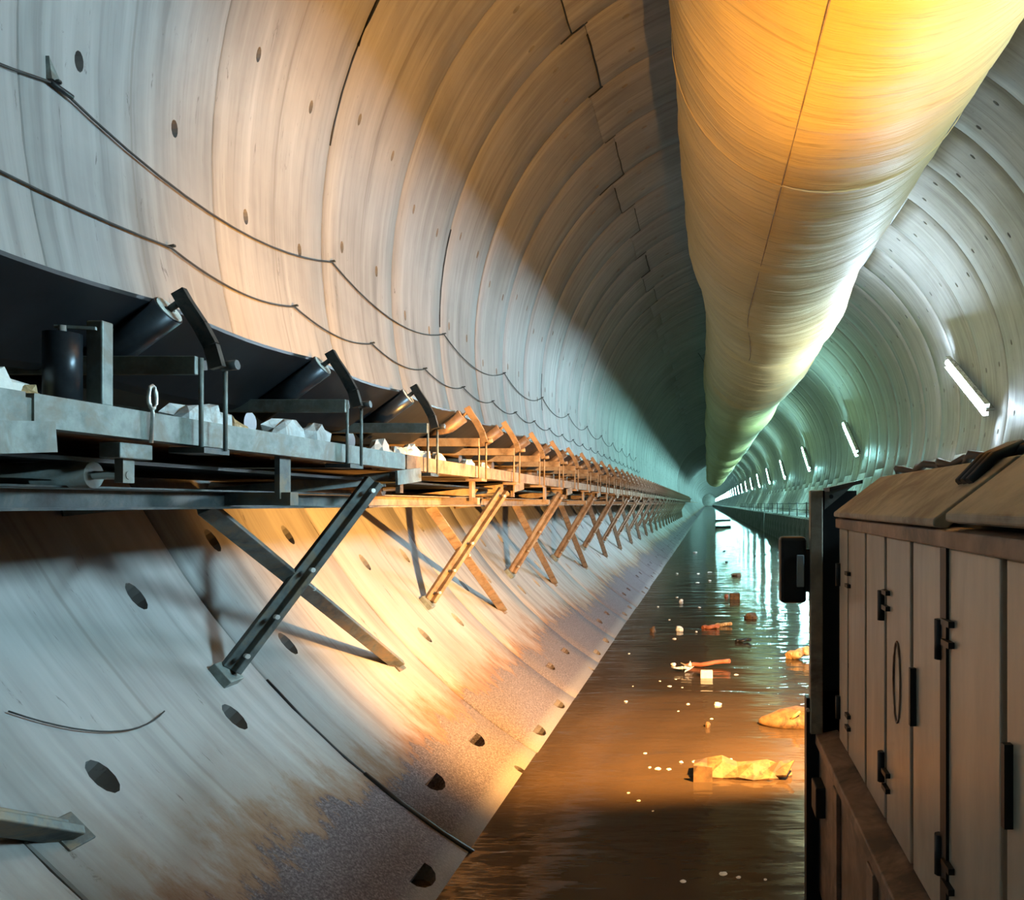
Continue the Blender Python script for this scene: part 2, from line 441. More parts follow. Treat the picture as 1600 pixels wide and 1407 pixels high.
tag(b.build('lining_ring', 'concrete', lining), None, None, None, 'stuff')
endy = RING0 + 350 * RING
b = MB(); n = 40
b.add([(TX + (TR + 0.05) * math.cos(2 * math.pi * i / n), yy, TZ - EYE + (TR + 0.05) * math.sin(2 * math.pi * i / n)) for yy in (endy, endy + 0.3) for i in range(n)],
      [tuple(range(n)), tuple(range(2 * n - 1, n - 1, -1))] + [(i, n + i, n + (i + 1) % n, (i + 1) % n) for i in range(n)])
tag(b.build('wall_end', 'concrete'), 'far end of the tunnel drive', 'wall', None, 'structure')

b = MB(); b.box(-1.30, 3.95, -8, endy, -EYE - 0.55, -EYE)
tag(b.build('floor', 'water'), 'muddy flood water covering the tunnel invert', 'water', None, 'structure')

# ------------------------------------------------------------------ walkway bench along the right wall
bench = empty('walkway_bench', 3.9, 10, -EYE); tag(bench, 'dark concrete walkway bench along the right wall above the water', 'walkway')
b = MB(); b.prism([(3.28, -EYE - 0.4), (3.34, -0.52), (3.42, -0.46), (wall_x(-0.46, 1) - 0.01, -0.46), (wall_x(-0.9, 1) - 0.01, -0.9), (wall_x(-EYE, 1) - 0.02, -EYE - 0.05), (3.6, -EYE - 0.4)], 47, 515)
tag(b.build('bench_panel', 'bench', bench), None, None, None, 'stuff')
b = MB(); b.prism([(3.28, -EYE - 0.4), (3.34, -0.52), (3.42, -0.46), (wall_x(-0.46, 1) - 0.01, -0.46), (wall_x(-0.9, 1) - 0.01, -0.9), (wall_x(-EYE, 1) - 0.02, -EYE - 0.05), (3.6, -EYE - 0.4)], 10.0, 10.0 + 1.44)
first = b.build('bench_panel', 'bench', bench, bevel=0.01)
for i in range(1, 25):
    o = first.copy(); COL.objects.link(o); o.location.y += i * 1.4625
rail = empty('guard_cable_line', 3.45, 10, -0.46); tag(rail, 'guard cables on thin posts along the right walkway', 'railing')
for i in range(26):
    y = 10.4 + i * 2.925
    MB().cyl((3.47, y, -0.46), (3.47, y, 0.06), 0.02, 8).build('post', 'dark', rail)
for z in (0.03, -0.2):
    MB().tube([(3.47, 10.4 + i * 1.4625, z - (0.02 if i % 2 else 0)) for i in range(51)], 0.014, 6).build('cable', 'cable', rail)

# ------------------------------------------------------------------ ventilation duct
def duct_c(y):
    t = min(max((y - 12.6) / 4.2, 0), 1); t = t * t * (3 - 2 * t)
    x = 1.14 + 0.26 * t; z = 4.46 - 0.05 * t
    if y > 17: x += 0.05 * math.sin((y - 17) * 0.42); z += 0.06 * math.sin((y - 17) * 0.63 + 0.8)
    return x, z
JOINTS = [7.66, 17.7, 24.5, 31.0, 38, 45, 52, 60, 70, 80, 92, 105, 120, 140]
def duct_r(y):
    r = 1.47
    for jn in JOINTS:
        d = abs(y - jn); k = 0.006 if jn < 10 else 0.085
        r -= k * math.exp(-(d / (0.16 if jn < 10 else 0.42)) ** 2)
    r += 0.006 * math.sin(y * 9.1) + 0.005 * math.sin(y * 15.7 + 1.3) + (0.012 * math.sin(y * 3.3) if y > 12 else 0)
    return r
duct = empty('ventilation_duct', 1.14, 5, 2.99); tag(duct, 'large yellow flexible ventilation duct hanging under the tunnel crown', 'duct')
edges = [-4.0] + JOINTS
for a0, a1 in zip(edges[:-1], edges[1:]):
    b = MB(); step = 0.1 if a1 < 32 else 0.25; m = int((a1 - a0) / step) + 1; n = 56; vs = []
    for i in range(m + 1):
        y = a0 + (a1 - a0) * i / m; cx, cz = duct_c(y); r = duct_r(y)
        for j in range(n):
            t = 2 * math.pi * j / n
            rr = r + 0.008 * math.sin(5 * t + y * 1.7) + 0.004 * math.sin(11 * t - y * 5.1)
            vs.append((cx + rr * math.cos(t), y, cz + rr * math.sin(t) * 1.0))
    b.add(vs, [(i * n + j, i * n + (j + 1) % n, (i + 1) * n + (j + 1) % n, (i + 1) * n + j) for i in range(m) for j in range(n)], True)
    b.build('duct_section', 'duct', duct)
for jn in JOINTS[:8]:
    cx, cz = duct_c(jn); r = duct_r(jn) + 0.004
    b = MB(); n = 56; vs = []
    for yy, rr in ((-0.02, r), (-0.012, r + 0.008), (0.012, r + 0.008), (0.02, r)):
        vs += [(cx + rr * math.cos(2 * math.pi * j / n), jn + yy, cz + rr * math.sin(2 * math.pi * j / n)) for j in range(n)]
    b.add(vs, [(i * n + j, i * n + (j + 1) % n, (i + 1) * n + (j + 1) % n, (i + 1) * n + j) for i in range(3) for j in range(n)], True)
    tag(b.build('coupling_band', 'duct', duct), 'coupling band round the duct')
# stitched seam along the underside
b = MB(); path = []
for i in range(120):
    y = 0.5 + i * 0.14; cx, cz = duct_c(y); r = duct_r(y) + 0.004; t = R(-104 - 0.4 * i * 0.14)
    path.append((cx + r * math.cos(t), y, cz + r * math.sin(t)))
b.tube(path, 0.006, 5); tag(b.build('seam', 'rust_lit', duct), 'thin dark seam along the underside')
for i in range(22):
    y = 4.4 + i * 2.925; cx, cz = duct_c(y); rr = duct_r(y)
    for t0, aw in (((140, 112), (28, 62)) if i in (0, 5, 10) else ((28, 62),)):
        p = (cx + (rr - 0.01) * math.cos(R(t0)), y, cz + (rr - 0.01) * math.sin(R(t0)))
        MB().tube([p, wall_pt(aw, y, 0.0)], 0.012, 6).build('hanger_wire', 'cable', duct)

# ------------------------------------------------------------------ tube lights on the right wall
def tube_light(y, mat, k):
    p0 = Vector((wall_x(1.60 + 0.0, 1, 0.07), y + 1.1, 3.23 - 0.0)); p0.x = wall_x(3.23, 1, 0.16)
    p1 = Vector((wall_x(1.88, 1, 0.16), y - 1.1, 1.88))
    t = empty('tube_light', (p0.x + p1.x) / 2, y, 2.5)
    nrm = Vector((p0.x + p1.x, 0, p0.z + p1.z)) / 2 - Vector((TX, 0, TZ - EYE)); nrm.y = 0; nrm.normalize()
    d = (p1 - p0).normalized()
    MB().bar(p0 + nrm * 0.03, p1 + nrm * 0.03, 0.06, 0.10, nrm).build('batten', 'galv', t)
    MB().bar(p0 - nrm * 0.03, p1 - nrm * 0.03, 0.26, 0.012, nrm).build('reflector', 'cap', t)
    for sd in (-1, 1):
        off = d.cross(nrm).normalized() * 0.13 * sd - nrm * 0.08
        MB().bar(p0 + off, p1 + off, 0.012, 0.11, nrm).build('reflector_lip', 'cap', t)
    MB().cyl(p0 - nrm * 0.095 + d * 0.05, p1 - nrm * 0.095 - d * 0.05, 0.055, 12).build('tube', mat, t)
    for p, s_ in ((p0, 1), (p1, -1)):
        MB().bar(p - nrm * 0.06, p - nrm * 0.06 + d * 0.04 * s_, 0.09, 0.07, nrm).build('end_cap', 'galv', t)
    return t
NAMES = {1: 'slanted white tube light on the right wall, nearest and brightest', 2: 'slanted tube light on the right wall, second along from the camera',
         3: 'slanted tube light on the right wall, third along from the camera', 4: 'slanted tube light on the right wall, fourth along from the camera',
         5: 'slanted tube light on the right wall, fifth along from the camera'}
for k in range(0, 38):
    t = tube_light(17.0 + (k - 1) * 13.75, 'tube_near' if k <= 0 else 'tube_cool' if k == 1 else 'tube_teal', k)
    tag(t, NAMES.get(k, ('small tube light on the right wall, %s along from the camera' % ['sixth', 'seventh', 'eighth', 'ninth', 'tenth'][k - 6] if k < 11 else 'tiny tube light merging into the far end of the row') if k > 5 else 'tube light on the right wall beside the camera position'), 'light', 'tube lights along the right wall')

# ------------------------------------------------------------------ conveyor frame
frame = empty('conveyor_line', -2.2, 4, 0.18); tag(frame, 'long steel conveyor frame carried along the left wall', 'conveyor')
def channel(x, z0, z1, y0, y1, face):
    t = 0.008; w = 0.055
    if face > 0: pr = [(x, z0), (x, z1), (x - w, z1), (x - w, z1 - t), (x - t, z1 - t), (x - t, z0 + t), (x - w, z0 + t), (x - w, z0)]
    else: pr = [(x, z0), (x + w, z0), (x + w, z0 + t), (x + t, z0 + t), (x + t, z1 - t), (x + w, z1 - t), (x + w, z1), (x, z1)]
    return MB().prism(pr, y0, y1)
for i in range(-1, 36):
    y0 = 1.89 + i * 2.36
    nm = 'galv' if i < 1 else 'rust_lit'  # grey short of the lamp, lamplit brown painted beyond it
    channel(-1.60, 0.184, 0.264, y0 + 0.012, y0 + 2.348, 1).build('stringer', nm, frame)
    channel(-2.80, 0.184, 0.264, y0 + 0.012, y0 + 2.348, -1).build('stringer', 'dark' if i < 1 else 'rust_lit', frame)
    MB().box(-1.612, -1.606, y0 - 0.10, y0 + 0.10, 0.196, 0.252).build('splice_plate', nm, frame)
    MB().box(-2.79, -1.66, y0 + 0.05, y0 + 2.30, 0.19, 0.197).build('deck_plate', 'rust_lit', frame)
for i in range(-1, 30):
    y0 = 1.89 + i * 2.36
    MB().angle((-1.83, y0 + 0.01, 0.012), (-1.83, y0 + 2.35, 0.012), 0.06, 0.008).build('bottom_chord', 'dark' if i < 1 else 'rust_lit', frame)
    MB().box(-2.60, -1.80, y0 + 0.02, y0 + 2.34, 0.046, 0.052).build('added_shade_tray', 'dark' if i < 1 else 'rust_lit', frame)  # added tray, makes the conveyor's shadow on the wall solid
far = MB(); far.box(-1.66, -1.60, 86.9, 140, 0.184, 0.264); far.box(-2.8, -2.74, 86.9, 140, 0.184, 0.264)
tag(far.build('stringer', 'rust_lit', frame), None, None, None, 'stuff')
# small fittings along the near rail
p = MB().box(-1.655, -1.61, 2.13, 2.17, 0.264, 0.49).build('guide_post', 'galv', frame, bevel=0.004); tag(p, 'short upright steel post on the rail')
g = empty('guide_roller', -1.66, 2.08, 0.27)
g.location = Vector((-1.675, 2.10, 0.264 + EYE)); tag(g, 'dark upright guide roller standing on the rail by its post', 'roller')
MB().cyl((-1.68, 2.085, 0.272), (-1.68, 2.085, 0.445), 0.042, 20).build('roll', 'roller', g)
MB().cyl((-1.68, 2.085, 0.262), (-1.68, 2.085, 0.466), 0.009, 8).build('axle', 'bolt', g)
MB().bar((-1.70, 2.085, 0.463), (-1.612, 2.11, 0.463), 0.012, 0.008).build('top_link', 'galv', g)
b = MB(); pa = [(-1.592, 2.29, 0.175), (-1.588, 2.29, 0.26)]
for i in range(13):
    t = -math.pi / 2 + 2 * math.pi * i / 12
    pa.append((-1.588, 2.29 + 0.016 * math.cos(t), 0.305 + 0.034 * math.sin(t)))
b.tube(pa, 0.0055, 7); tag(b.build('loop_pin', 'bolt'), 'bright wire loop pin hooked over the conveyor rail', 'pin')

# belt
def belt_zoff(y):
    ph = ((y - 2.525) % 1.0)
    return -0.022 * math.sin(math.pi * ph)
belt = empty('conveyor_belt', -2.2, 3, 0.1); tag(belt, 'black rubber conveyor belt troughed over the idlers', 'belt')
b = MB(); prof = [(-1.73, 0.632), (-2.005, 0.430), (-2.04, 0.413), (-2.34, 0.413), (-2.375, 0.430), (-2.65, 0.632)]
vs = []; ysb = [-2 + i * 0.125 for i in range(int(92 / 0.125))]
for y in ysb:
    dz = belt_zoff(y)
    for x, z in prof: vs.append((x, y, z + dz))
    for x, z in reversed(prof): vs.append((x, y, z + dz + 0.012))
n = 12
b.add(vs, [(i * n + j, i * n + (j + 1) % n, (i + 1) * n + (j + 1) % n, (i + 1) * n + j) for i in range(len(ysb) - 1) for j in range(n)], False)
b.build('carrying_strand', 'rubber', belt)
MB().box(-2.62, -1.78, -2, 90, 0.122, 0.134).build('return_strand', 'rubber', belt)

ORD = ['', 'first', 'second', 'third', 'fourth', 'fifth', 'sixth', 'seventh', 'eighth', 'ninth', 'tenth', 'eleventh', 'twelfth', 'thirteenth', 'fourteenth', 'fifteenth', 'sixteenth', 'seventeenth', 'eighteenth', 'nineteenth', 'twentieth', 'twenty-first', 'twenty-second', 'twenty-third', 'twenty-fourth']
# idlers
def make_idler(y, roll, steel, detail=True):
    t = empty('troughing_idler', -2.2, y, 0.27)
    def wing(sx):
        f = lambda x: x if sx > 0 else -4.38 - x
        a = (f(-1.70), y, 0.612); c = (f(-1.985), y, 0.402)
        w = MB().cyl(a, c, 0.05, 18).build('wing_roll', roll, t)
        d = (Vector(a) - Vector(c)).normalized()
        cp = MB().cyl(Vector(a), Vector(a) + d * 0.004, 0.045, 16)
        cp.build('roll_cap', 'cap' if roll == 'roller' else 'rust_lit', w)
        for s in (-1, 1):
            dd = Vector((0, 0.016 * s, 0))
            MB().cyl(Vector(a) + dd, Vector(a) + dd + d * 0.007, 0.006, 8).build('cap_hole', 'black', w)
        MB().cyl(Vector(a), Vector(a) + d * 0.05, 0.011, 8).build('axle', steel, w)
        pts = [(f(-1.545), 0.43), (f(-1.565), 0.50), (f(-1.60), 0.565), (f(-1.645), 0.632), (f(-1.668), 0.672)]
        ba = MB()
        for p, q in zip(pts[:-1], pts[1:]): ba.bar((p[0], y, p[1]), (q[0], y, q[1]), 0.042, 0.022, (0, 1, 0))
        ba.build('bracket_arm', steel, t)
        # two support rods down to the stringer
        for xx, yy in ((f(-1.575), -0.035), (f(-1.548), 0.045)):
            MB().cyl((xx, y + yy, 0.455), (xx, y + yy, 0.17), 0.007, 8).build('support_rod', 'galv' if steel == 'dark' else steel, t)
        MB().cyl((f(-1.55), y + 0.03, 0.44), (f(-1.50), y + 0.03, 0.445), 0.016, 10).build('rod_eye', steel, t)
        MB().box(min(f(-1.66), f(-1.55)), max(f(-1.66), f(-1.55)), y - 0.06, y + 0.07, 0.158, 0.176).build('clamp_plate', steel, t)
    wing(1); wing(-1)
    MB().cyl((-2.03, y + 0.02, 0.36), (-2.35, y + 0.02, 0.36), 0.05, 18).build('centre_roll', roll, t)
    MB().prism([(-1.56, 0.0), (-1.56, 0.06)], 0, 0) if False else None
    MB().box(-2.82, -1.56, y - 0.088, y - 0.072, 0.395, 0.452).build('cross_channel', steel if steel != 'dark' else 'galv', t, bevel=0.003)
    for xx in (-1.60, -1.83, -2.55, -2.78):
        MB().bar((xx, y - 0.075, 0.42), (xx, y + 0.01, 0.44), 0.03, 0.03).build('lug', steel, t)
    return t
idler_labels = ['black troughing idler nearest the camera with pale drilled roll cap', 'second black troughing idler along the conveyor, bluish sheen on roll',
                'third dark troughing idler along the conveyor, at the edge of lamplight', 'fourth troughing idler along the conveyor, lit orange with bright ring',
                'fifth troughing idler along the conveyor, dark roll and lit bracket']
dark_id = make_idler(2.525, 'roller', 'dark'); tag(dark_id, idler_labels[0], 'idler', 'idlers under the conveyor belt')
for k in (1, 2): tag(copy_at(dark_id, k * 1.01), idler_labels[k], 'idler', 'idlers under the conveyor belt')
mud_id = make_idler(2.525 + 3 * 1.01, 'rollmud_lit', 'rust_lit'); tag(mud_id, idler_labels[3], 'idler', 'idlers under the conveyor belt')  # lamplit brown copy; the idlers short of the lamp stay dark
for k in range(4, 22):
    tag(copy_at(mud_id, (k - 3) * 1.0), idler_labels[4] if k == 4 else 'muddy lamplit brown troughing idler, %s along the conveyor from the camera' % ORD[k + 1], 'idler', 'idlers under the conveyor belt')
# far idlers: one simple shape each
def simple_idler(y):
    b = MB()
    for f in (lambda x: x, lambda x: -4.38 - x):
        b.cyl((f(-1.70), y, 0.612), (f(-1.985), y, 0.402), 0.05, 8)
        b.bar((f(-1.55), y, 0.17), (f(-1.55), y, 0.45), 0.04, 0.02); b.bar((f(-1.55), y, 0.45), (f(-1.66), y, 0.67), 0.05, 0.022, (0, 1, 0))
    b.box(-2.82, -1.56, y - 0.088, y - 0.072, 0.395, 0.452)
    return b.build('troughing_idler', 'rust_lit')
si = simple_idler(2.525 + 3.03 + 19)
tag(si, 'tiny brown idler far down the conveyor line', 'idler', 'idlers under the conveyor belt')
for k in range(1, 50):
    o = si.copy(); COL.objects.link(o); o.location.y += k * 1.0

# return idlers
def make_return(y, m1, m2):
    t = empty('return_idler', -2.2, y, 0.04)
    MB().cyl((-1.74, y, 0.082), (-2.66, y, 0.082), 0.038, 16).build('roll', m1, t)
    MB().cyl((-1.64, y, 0.082), (-2.74, y, 0.082), 0.012, 8).build('axle', m2, t)
    for x in (-1.655, -2.745):
        MB().box(x - 0.012, x + 0.012, y - 0.02, y + 0.025, 0.06, 0.165).build('hanger', m2, t)
        MB().box(x - 0.03, x + 0.03, y - 0.055, y + 0.075, 0.128, 0.172).build('hanger_plate', m2, t, bevel=0.003)
    return t
r0 = make_return(2.27, 'galv', 'galv'); tag(r0, 'grey return roller hung under the near end of the conveyor rail', 'roller', 'return rollers under the conveyor')
r1 = make_return(4.30, 'rollmud_lit', 'rust_lit'); tag(r1, 'second return roller hung under the conveyor above the crossed struts', 'roller', 'return rollers under the conveyor')
for k in range(1, 16): tag(copy_at(r1, k * 2.5), 'muddy lamplit return roller under the conveyor, %s from the near end' % ORD[k + 2], 'roller', 'return rollers under the conveyor')

# wall brackets with crossed struts
def make_support(mat, dy=0.0):
    t = empty('wall_bracket', -2.0, 3.6, -0.9)
    s1a = Vector((-1.63, 3.92, 0.115)); s1b = Vector((-2.07, 3.475, -0.72))
    s2a = Vector((-1.95, 3.105, 0.0)); s2b = Vector((-1.885, 4.875, -0.965))
    w = 0.07
    st1 = MB().angle(s1a, s1b, w, 0.03, (0.8, 0.0, 0.5)).build('strut', mat, t, bevel=0.004)
    st2 = MB().angle(s2a, s2b, w, 0.03, (0.8, 0.0, 0.5), -1).build('strut', mat, t, bevel=0.004)
    for q in (0.06, 0.5, 0.74, 0.93):
        p = s1a.lerp(s1b, q) + Vector((0.028, -0.02, 0.0))
        MB().cyl(p, p + Vector((0.02, -0.016, 0)), 0.011, 8).build('bolt', 'bolt', st1)
    p = s2a.lerp(s2b, 0.42) + Vector((0.03, -0.01, 0)); MB().cyl(p, p + Vector((0.014, -0.012, 0)), 0.010, 8).build('bolt', 'bolt', st2)
    # feet on the lining
    for p in (s1b, s2b):
        nrm = Vector((TX - p.x, 0, TZ - EYE - p.z)).normalized(); f = p - nrm * 0.02
        MB().bar(f - nrm * 0.05, f + nrm * 0.015, 0.11, 0.10, (0, 1, 0)).build('foot_plate', mat if p is s2b else 'galv', t, bevel=0.004)
    # arms under the frame
    MB().bar((-1.63, 4.35, 0.155), (-2.60, 3.22, -0.02), 0.05, 0.06).build('diagonal_arm', mat, t)
    MB().bar((-1.60, 3.10, 0.02), (wall_x(0.02) - 0.0, 3.10, 0.02), 0.06, 0.05).build('cross_arm', mat, t)
    MB().box(-1.655, -1.635, 3.06, 3.14, 0.02, 0.184).build('hanger', mat, t)
    MB().bar((-1.60, 4.12, 0.135), (-1.60, 4.46, 0.165), 0.012, 0.075).build('gusset', 'galv' if mat == 'strut' else mat, t)
    MB().box(wall_x(0.05) - 0.02, wall_x(0.05) + 0.012, 2.95, 3.25, -0.06, 0.10).build('wall_plate', mat, t)
    return t
sup = make_support('strut'); tag(sup, 'dark crossed strut wall bracket nearest the camera under the conveyor', 'bracket', 'strut brackets under the conveyor')
tag(copy_at(sup, -2.5), 'wall bracket whose cut strut end pokes in at lower left corner', 'bracket', 'strut brackets under the conveyor')
sup2 = make_support('rust_lit')  # same bracket in the brown that stands for lamplight
for o in [sup2]: o.location.y += 2.5
tag(sup2, 'second crossed strut wall bracket under the conveyor, lit orange', 'bracket', 'strut brackets under the conveyor')
tag(copy_at(sup2, 2.5), 'third crossed strut wall bracket under the conveyor, lit brown', 'bracket', 'strut brackets under the conveyor')
for k in range(2, 22): tag(copy_at(sup2, 2.5 * k), 'small brown strut bracket under the conveyor, %s along from the camera' % ORD[k + 2], 'bracket', 'strut brackets under the conveyor')

# spilled lumps on the deck behind the near rail
def lump(x, y, rx, ry, rz, mat, name, label, cat, seed):
    tag(MB().blob((x, y, 0.197 + rz * 0.9), rx, ry, rz, seed).build(name, mat), label, cat, 'spill on the conveyor deck')
lump(-1.78, 1.98, 0.07, 0.10, 0.075, 'foam', 'foam_lump', 'white foam lump on the rail left of the guide roller', 'foam', 3)
lump(-1.72, 2.02, 0.035, 0.03, 0.055, 'wood', 'rock_lump', 'brown clod tucked beside the guide roller', 'rock', 5)
lump(-1.80, 1.84, 0.05, 0.09, 0.055, 'foam', 'foam_lump', 'flattened pale rag on the conveyor rail at the left edge', 'rag', 8)
lump(-1.76, 2.70, 0.07, 0.10, 0.072, 'rock', 'rock_lump', 'pale rock lump behind the rail below the nearest idler', 'rock', 9)
lump(-1.78, 2.86, 0.06, 0.08, 0.085, 'rock', 'rock_lump', 'taller pale rock lump below the nearest idler bracket', 'rock', 12)
lump(-1.80, 3.02, 0.06, 0.08, 0.07, 'wood', 'rock_lump', 'brown clod right of the two pale rock lumps', 'rock', 15)
lump(-1.78, 3.36, 0.07, 0.12, 0.085, 'rock', 'rock_lump', 'bluish pale rock lump below the second idler', 'rock', 19)
lump(-1.78, 3.62, 0.07, 0.12, 0.09, 'rock', 'rock_lump', 'pale rock lump just beyond the second idler', 'rock', 23)
for i, (yy, rz) in enumerate(((4.3, 0.08), (4.55, 0.07), (4.75, 0.085), (5.0, 0.07), (5.25, 0.075), (5.9, 0.07), (6.3, 0.07))):
    lump(-1.77, yy, 0.06, 0.07, rz, 'foam', 'foam_lump', 'small bright lump on the rail in the lamplight, %s of seven from the camera' % ORD[i + 1], 'foam', 40 + i)

# ------------------------------------------------------------------ cables on the left wall
def swag(name, att, sag, r, label, inset=0.02):
    path = []
    for (a, c) in zip(att[:-1], att[1:]):
        for i in range(12):
            t = i / 12; z = a[1] + (c[1] - a[1]) * t - sag * 4 * t * (1 - t); y = a[0] + (c[0] - a[0]) * t
            path.append((wall_x(z, -1, inset), y, z))
    path.append((wall_x(att[-1][1], -1, inset), att[-1][0], att[-1][1]))
    root = empty(name, path[0][0], path[0][1], path[0][2])
    MB().tube(path, r, 7).build('cable', 'cable', root)
    for (y, z) in att:
        x = wall_x(z, -1, 0.0)
        MB().bar((x - 0.02, y, z), (x + 0.045, y, z + 0.012), 0.02, 0.012).build('hook', 'dark', root)
    tag(root, label, 'cable')
zu = 2.05; zl = 1.495
swag('wall_cable', [(0.95, zu)] + [(3.90 + 2.88 * i, zu) for i in range(12)], 0.20, 0.007, 'upper thin black cable looped along the left wall')
swag('wall_cable', [(1.9, zl + 0.14)] + [(4.66 + 1.40 * i, zl) for i in range(24)], 0.085, 0.0065, 'lower thin black cable in short loops just above the conveyor')
tri = empty('cable_bracket', wall_x(2.1), 3.9, 2.1); tag(tri, 'small dark triangular bracket holding the upper wall cable', 'bracket')
x = wall_x(2.1)
MB().add([(x - 0.01, 3.87, 2.06), (x - 0.01, 3.93, 2.06), (x - 0.01, 3.87, 2.17), (x + 0.03, 3.87, 2.06), (x + 0.03, 3.93, 2.06), (x + 0.015, 3.87, 2.17)],
         [(0, 1, 2), (3, 5, 4), (0, 3, 4, 1), (1, 4, 5, 2), (2, 5, 3, 0)]).build('plate', 'galv', tri)
MB().cyl((x + 0.02, 3.87, 2.045), (x + 0.03, 3.99, 2.03), 0.014, 8).build('clamp', 'black', tri)
b = MB(); pth = []
for i in range(15):
    t = i / 14; z = -0.645 - 0.14 * t - 0.07 * 4 * t * (1 - t); pth.append((wall_x(z, -1, 0.012), 2.49 + 0.54 * t, z))
b.tube(pth, 0.003, 6); tag(b.build('loose_wire', 'cable'), 'thin loose wire drooping across the lower left wall', 'wire')

# ------------------------------------------------------------------ locomotive on the right
loco = empty('locomotive', 1.0, 1.2, -EYE); tag(loco, 'brown muddy service locomotive standing in the flood water at right', 'locomotive')
HX = 0.47; FY = 2.86
MB().prism([(HX + 0.02, -0.90), (HX + 0.02, -0.06), (0.62, 0.07), (1.50, 0.07), (1.65, -0.05), (1.65, -0.90)], -1.6, FY).build('hood_core', 'black', loco)
door_y = [2.86, 2.675, 2.375, 2.11, 1.84, 1.575, 1.27, 0.93, 0.58, 0.2, -0.2, -0.6, -1.0]
for i, (ya, yb) in enumerate(zip(door_y[:-1], door_y[1:])):
    g = 0.013
    d = MB().box(HX, HX + 0.03, yb + g, ya - g, -0.835, -0.085).build('side_door', 'door', loco, bevel=0.004)
    if i in (2, 4, 6, 8): hy, hz = yb + g + 0.012, (-0.27, -0.70)
    else: hy, hz = ya - g - 0.012, (-0.25, -0.72)
    for z in hz:
        if i % 2 == 0: MB().cyl((HX - 0.004, hy, z - 0.04), (HX - 0.004, hy, z + 0.04), 0.012, 8).build('hinge', 'black', d)
        else:
            for s in (-0.02, 0.02): MB().bar((HX - 0.006, hy + 0.02, z + s), (HX - 0.006, hy - 0.03, z + s), 0.012, 0.012).build('latch', 'black', d)
    if i in (4, 6, 8): MB().bar((HX - 0.006, ya - 0.035, -0.37), (HX - 0.006, ya - 0.035, -0.50), 0.014, 0.016, (1, 0, 0)).build('handle', 'black', d)
MB().box(HX + 0.004, HX + 0.03, 2.685, 2.845, -0.55, -0.535).build('seam_strip', 'black', loco)
# embossed oval on one door
b = MB(); b.tube([(HX - 0.002, 1.975 + 0.035 * math.cos(2 * math.pi * i / 20), -0.44 + 0.10 * math.sin(2 * math.pi * i / 20)) for i in range(21)], 0.003, 5)
tag(b.build('embossed_oval', 'frame', loco), 'faint oval outline on the door')
MB().prism([(HX - 0.012, -0.085), (HX - 0.012, -0.052), (HX + 0.03, -0.045), (HX + 0.03, -0.085)], -1.6, FY).build('eave_strip', 'frame', loco, bevel=0.003)
MB().box(HX - 0.006, HX + 0.02, 1.555, 1.595, -0.84, -0.05).build('door_pillar', 'black', loco)
for (y0, y1, dz) in ((1.60, FY, 0.0), (-1.6, 1.52, 0.012)):
    MB().prism([(HX - 0.018, -0.045 + dz), (HX - 0.018, -0.030 + dz), (0.62, 0.098 + dz), (1.50, 0.098 + dz), (1.50, 0.08 + dz), (0.63, 0.08 + dz), (HX + 0.01, -0.05 + dz)], y0, y1).build('roof_panel', 'roofp', loco, bevel=0.004)
for i in range(3):
    yy = 1.66 + 0.035 * i
    MB().tube([(0.545, yy, 0.045), (0.60, yy + 0.01, 0.10), (0.66, yy + 0.02, 0.125), (0.78, yy, 0.115)], 0.012, 7).build('roof_pipe', 'black', loco)
b = MB()
b.tube([(0.66 + 0.02 * math.sin(i * 1.3), 1.3 + i * 0.05, 0.112 + 0.010 * math.sin(i * 2.1)) for i in range(30)], 0.012, 6)
tag(b.build('roof_hose', 'cable', loco), 'dark hose lying along the roof edge')
# corner post at the front of the hood
MB().box(0.385, 0.432, 2.985, 3.03, -0.86, 0.052).build('corner_post', 'roofp', loco, bevel=0.004)
MB().box(0.432, 0.56, 3.0, 3.03, -0.86, 0.05).build('front_bulkhead', 'black', loco)
MB().prism([(0.44, 0.045), (0.56, 0.075), (0.56, 0.088), (0.44, 0.06)], 2.88, 3.03).build('corner_gusset', 'dark', loco)
MB().add([(0.44, 2.99, -0.02), (0.44, 2.99, 0.045), (0.55, 2.99, 0.072), (0.44, 2.998, -0.02), (0.44, 2.998, 0.045), (0.55, 2.998, 0.072)],
         [(0, 2, 1), (3, 4, 5), (0, 1, 4, 3), (1, 2, 5, 4), (2, 0, 3, 5)]).build('corner_plate', 'galv', loco)
MB().cyl((0.463, 2.992, 0.028), (0.463, 2.984, 0.028), 0.008, 10).build('plate_bolt', 'black', loco)
# running board and underframe
MB().prism([(0.405, -0.90), (0.405, -0.862), (HX + 0.02, -0.845), (HX + 0.02, -0.90)], -1.6, 3.0).build('running_board', 'frame', loco, bevel=0.004)
MB().prism([(0.42, -1.45), (0.42, -0.90), (1.6, -0.90), (1.6, -1.45)], -1.6, 3.0).build('underframe', 'frame', loco)
for i in range(5):
    yy = 2.55 - i * 0.55
    MB().box(0.405, 0.42, yy - 0.04, yy + 0.04, -1.40, -0.91).build('frame_rib', 'frame', loco, bevel=0.003)
MB().box(0.372, 0.42, 3.0, 3.06, -EYE - 0.05, -0.728).build('end_plate', 'black', loco)
MB().box(0.42, 1.65, 3.0, 3.06, -EYE - 0.05, -0.70).build('buffer_beam', 'black', loco)
MB().box(0.385, 0.45, 2.84, 2.96, -1.12, -1.01).build('step_block', 'black', loco, bevel=0.006)
MB().cyl((0.376, 2.995, -0.77), (0.376, 2.985, -0.77), 0.007, 8).build('end_bolt', 'bolt', loco)
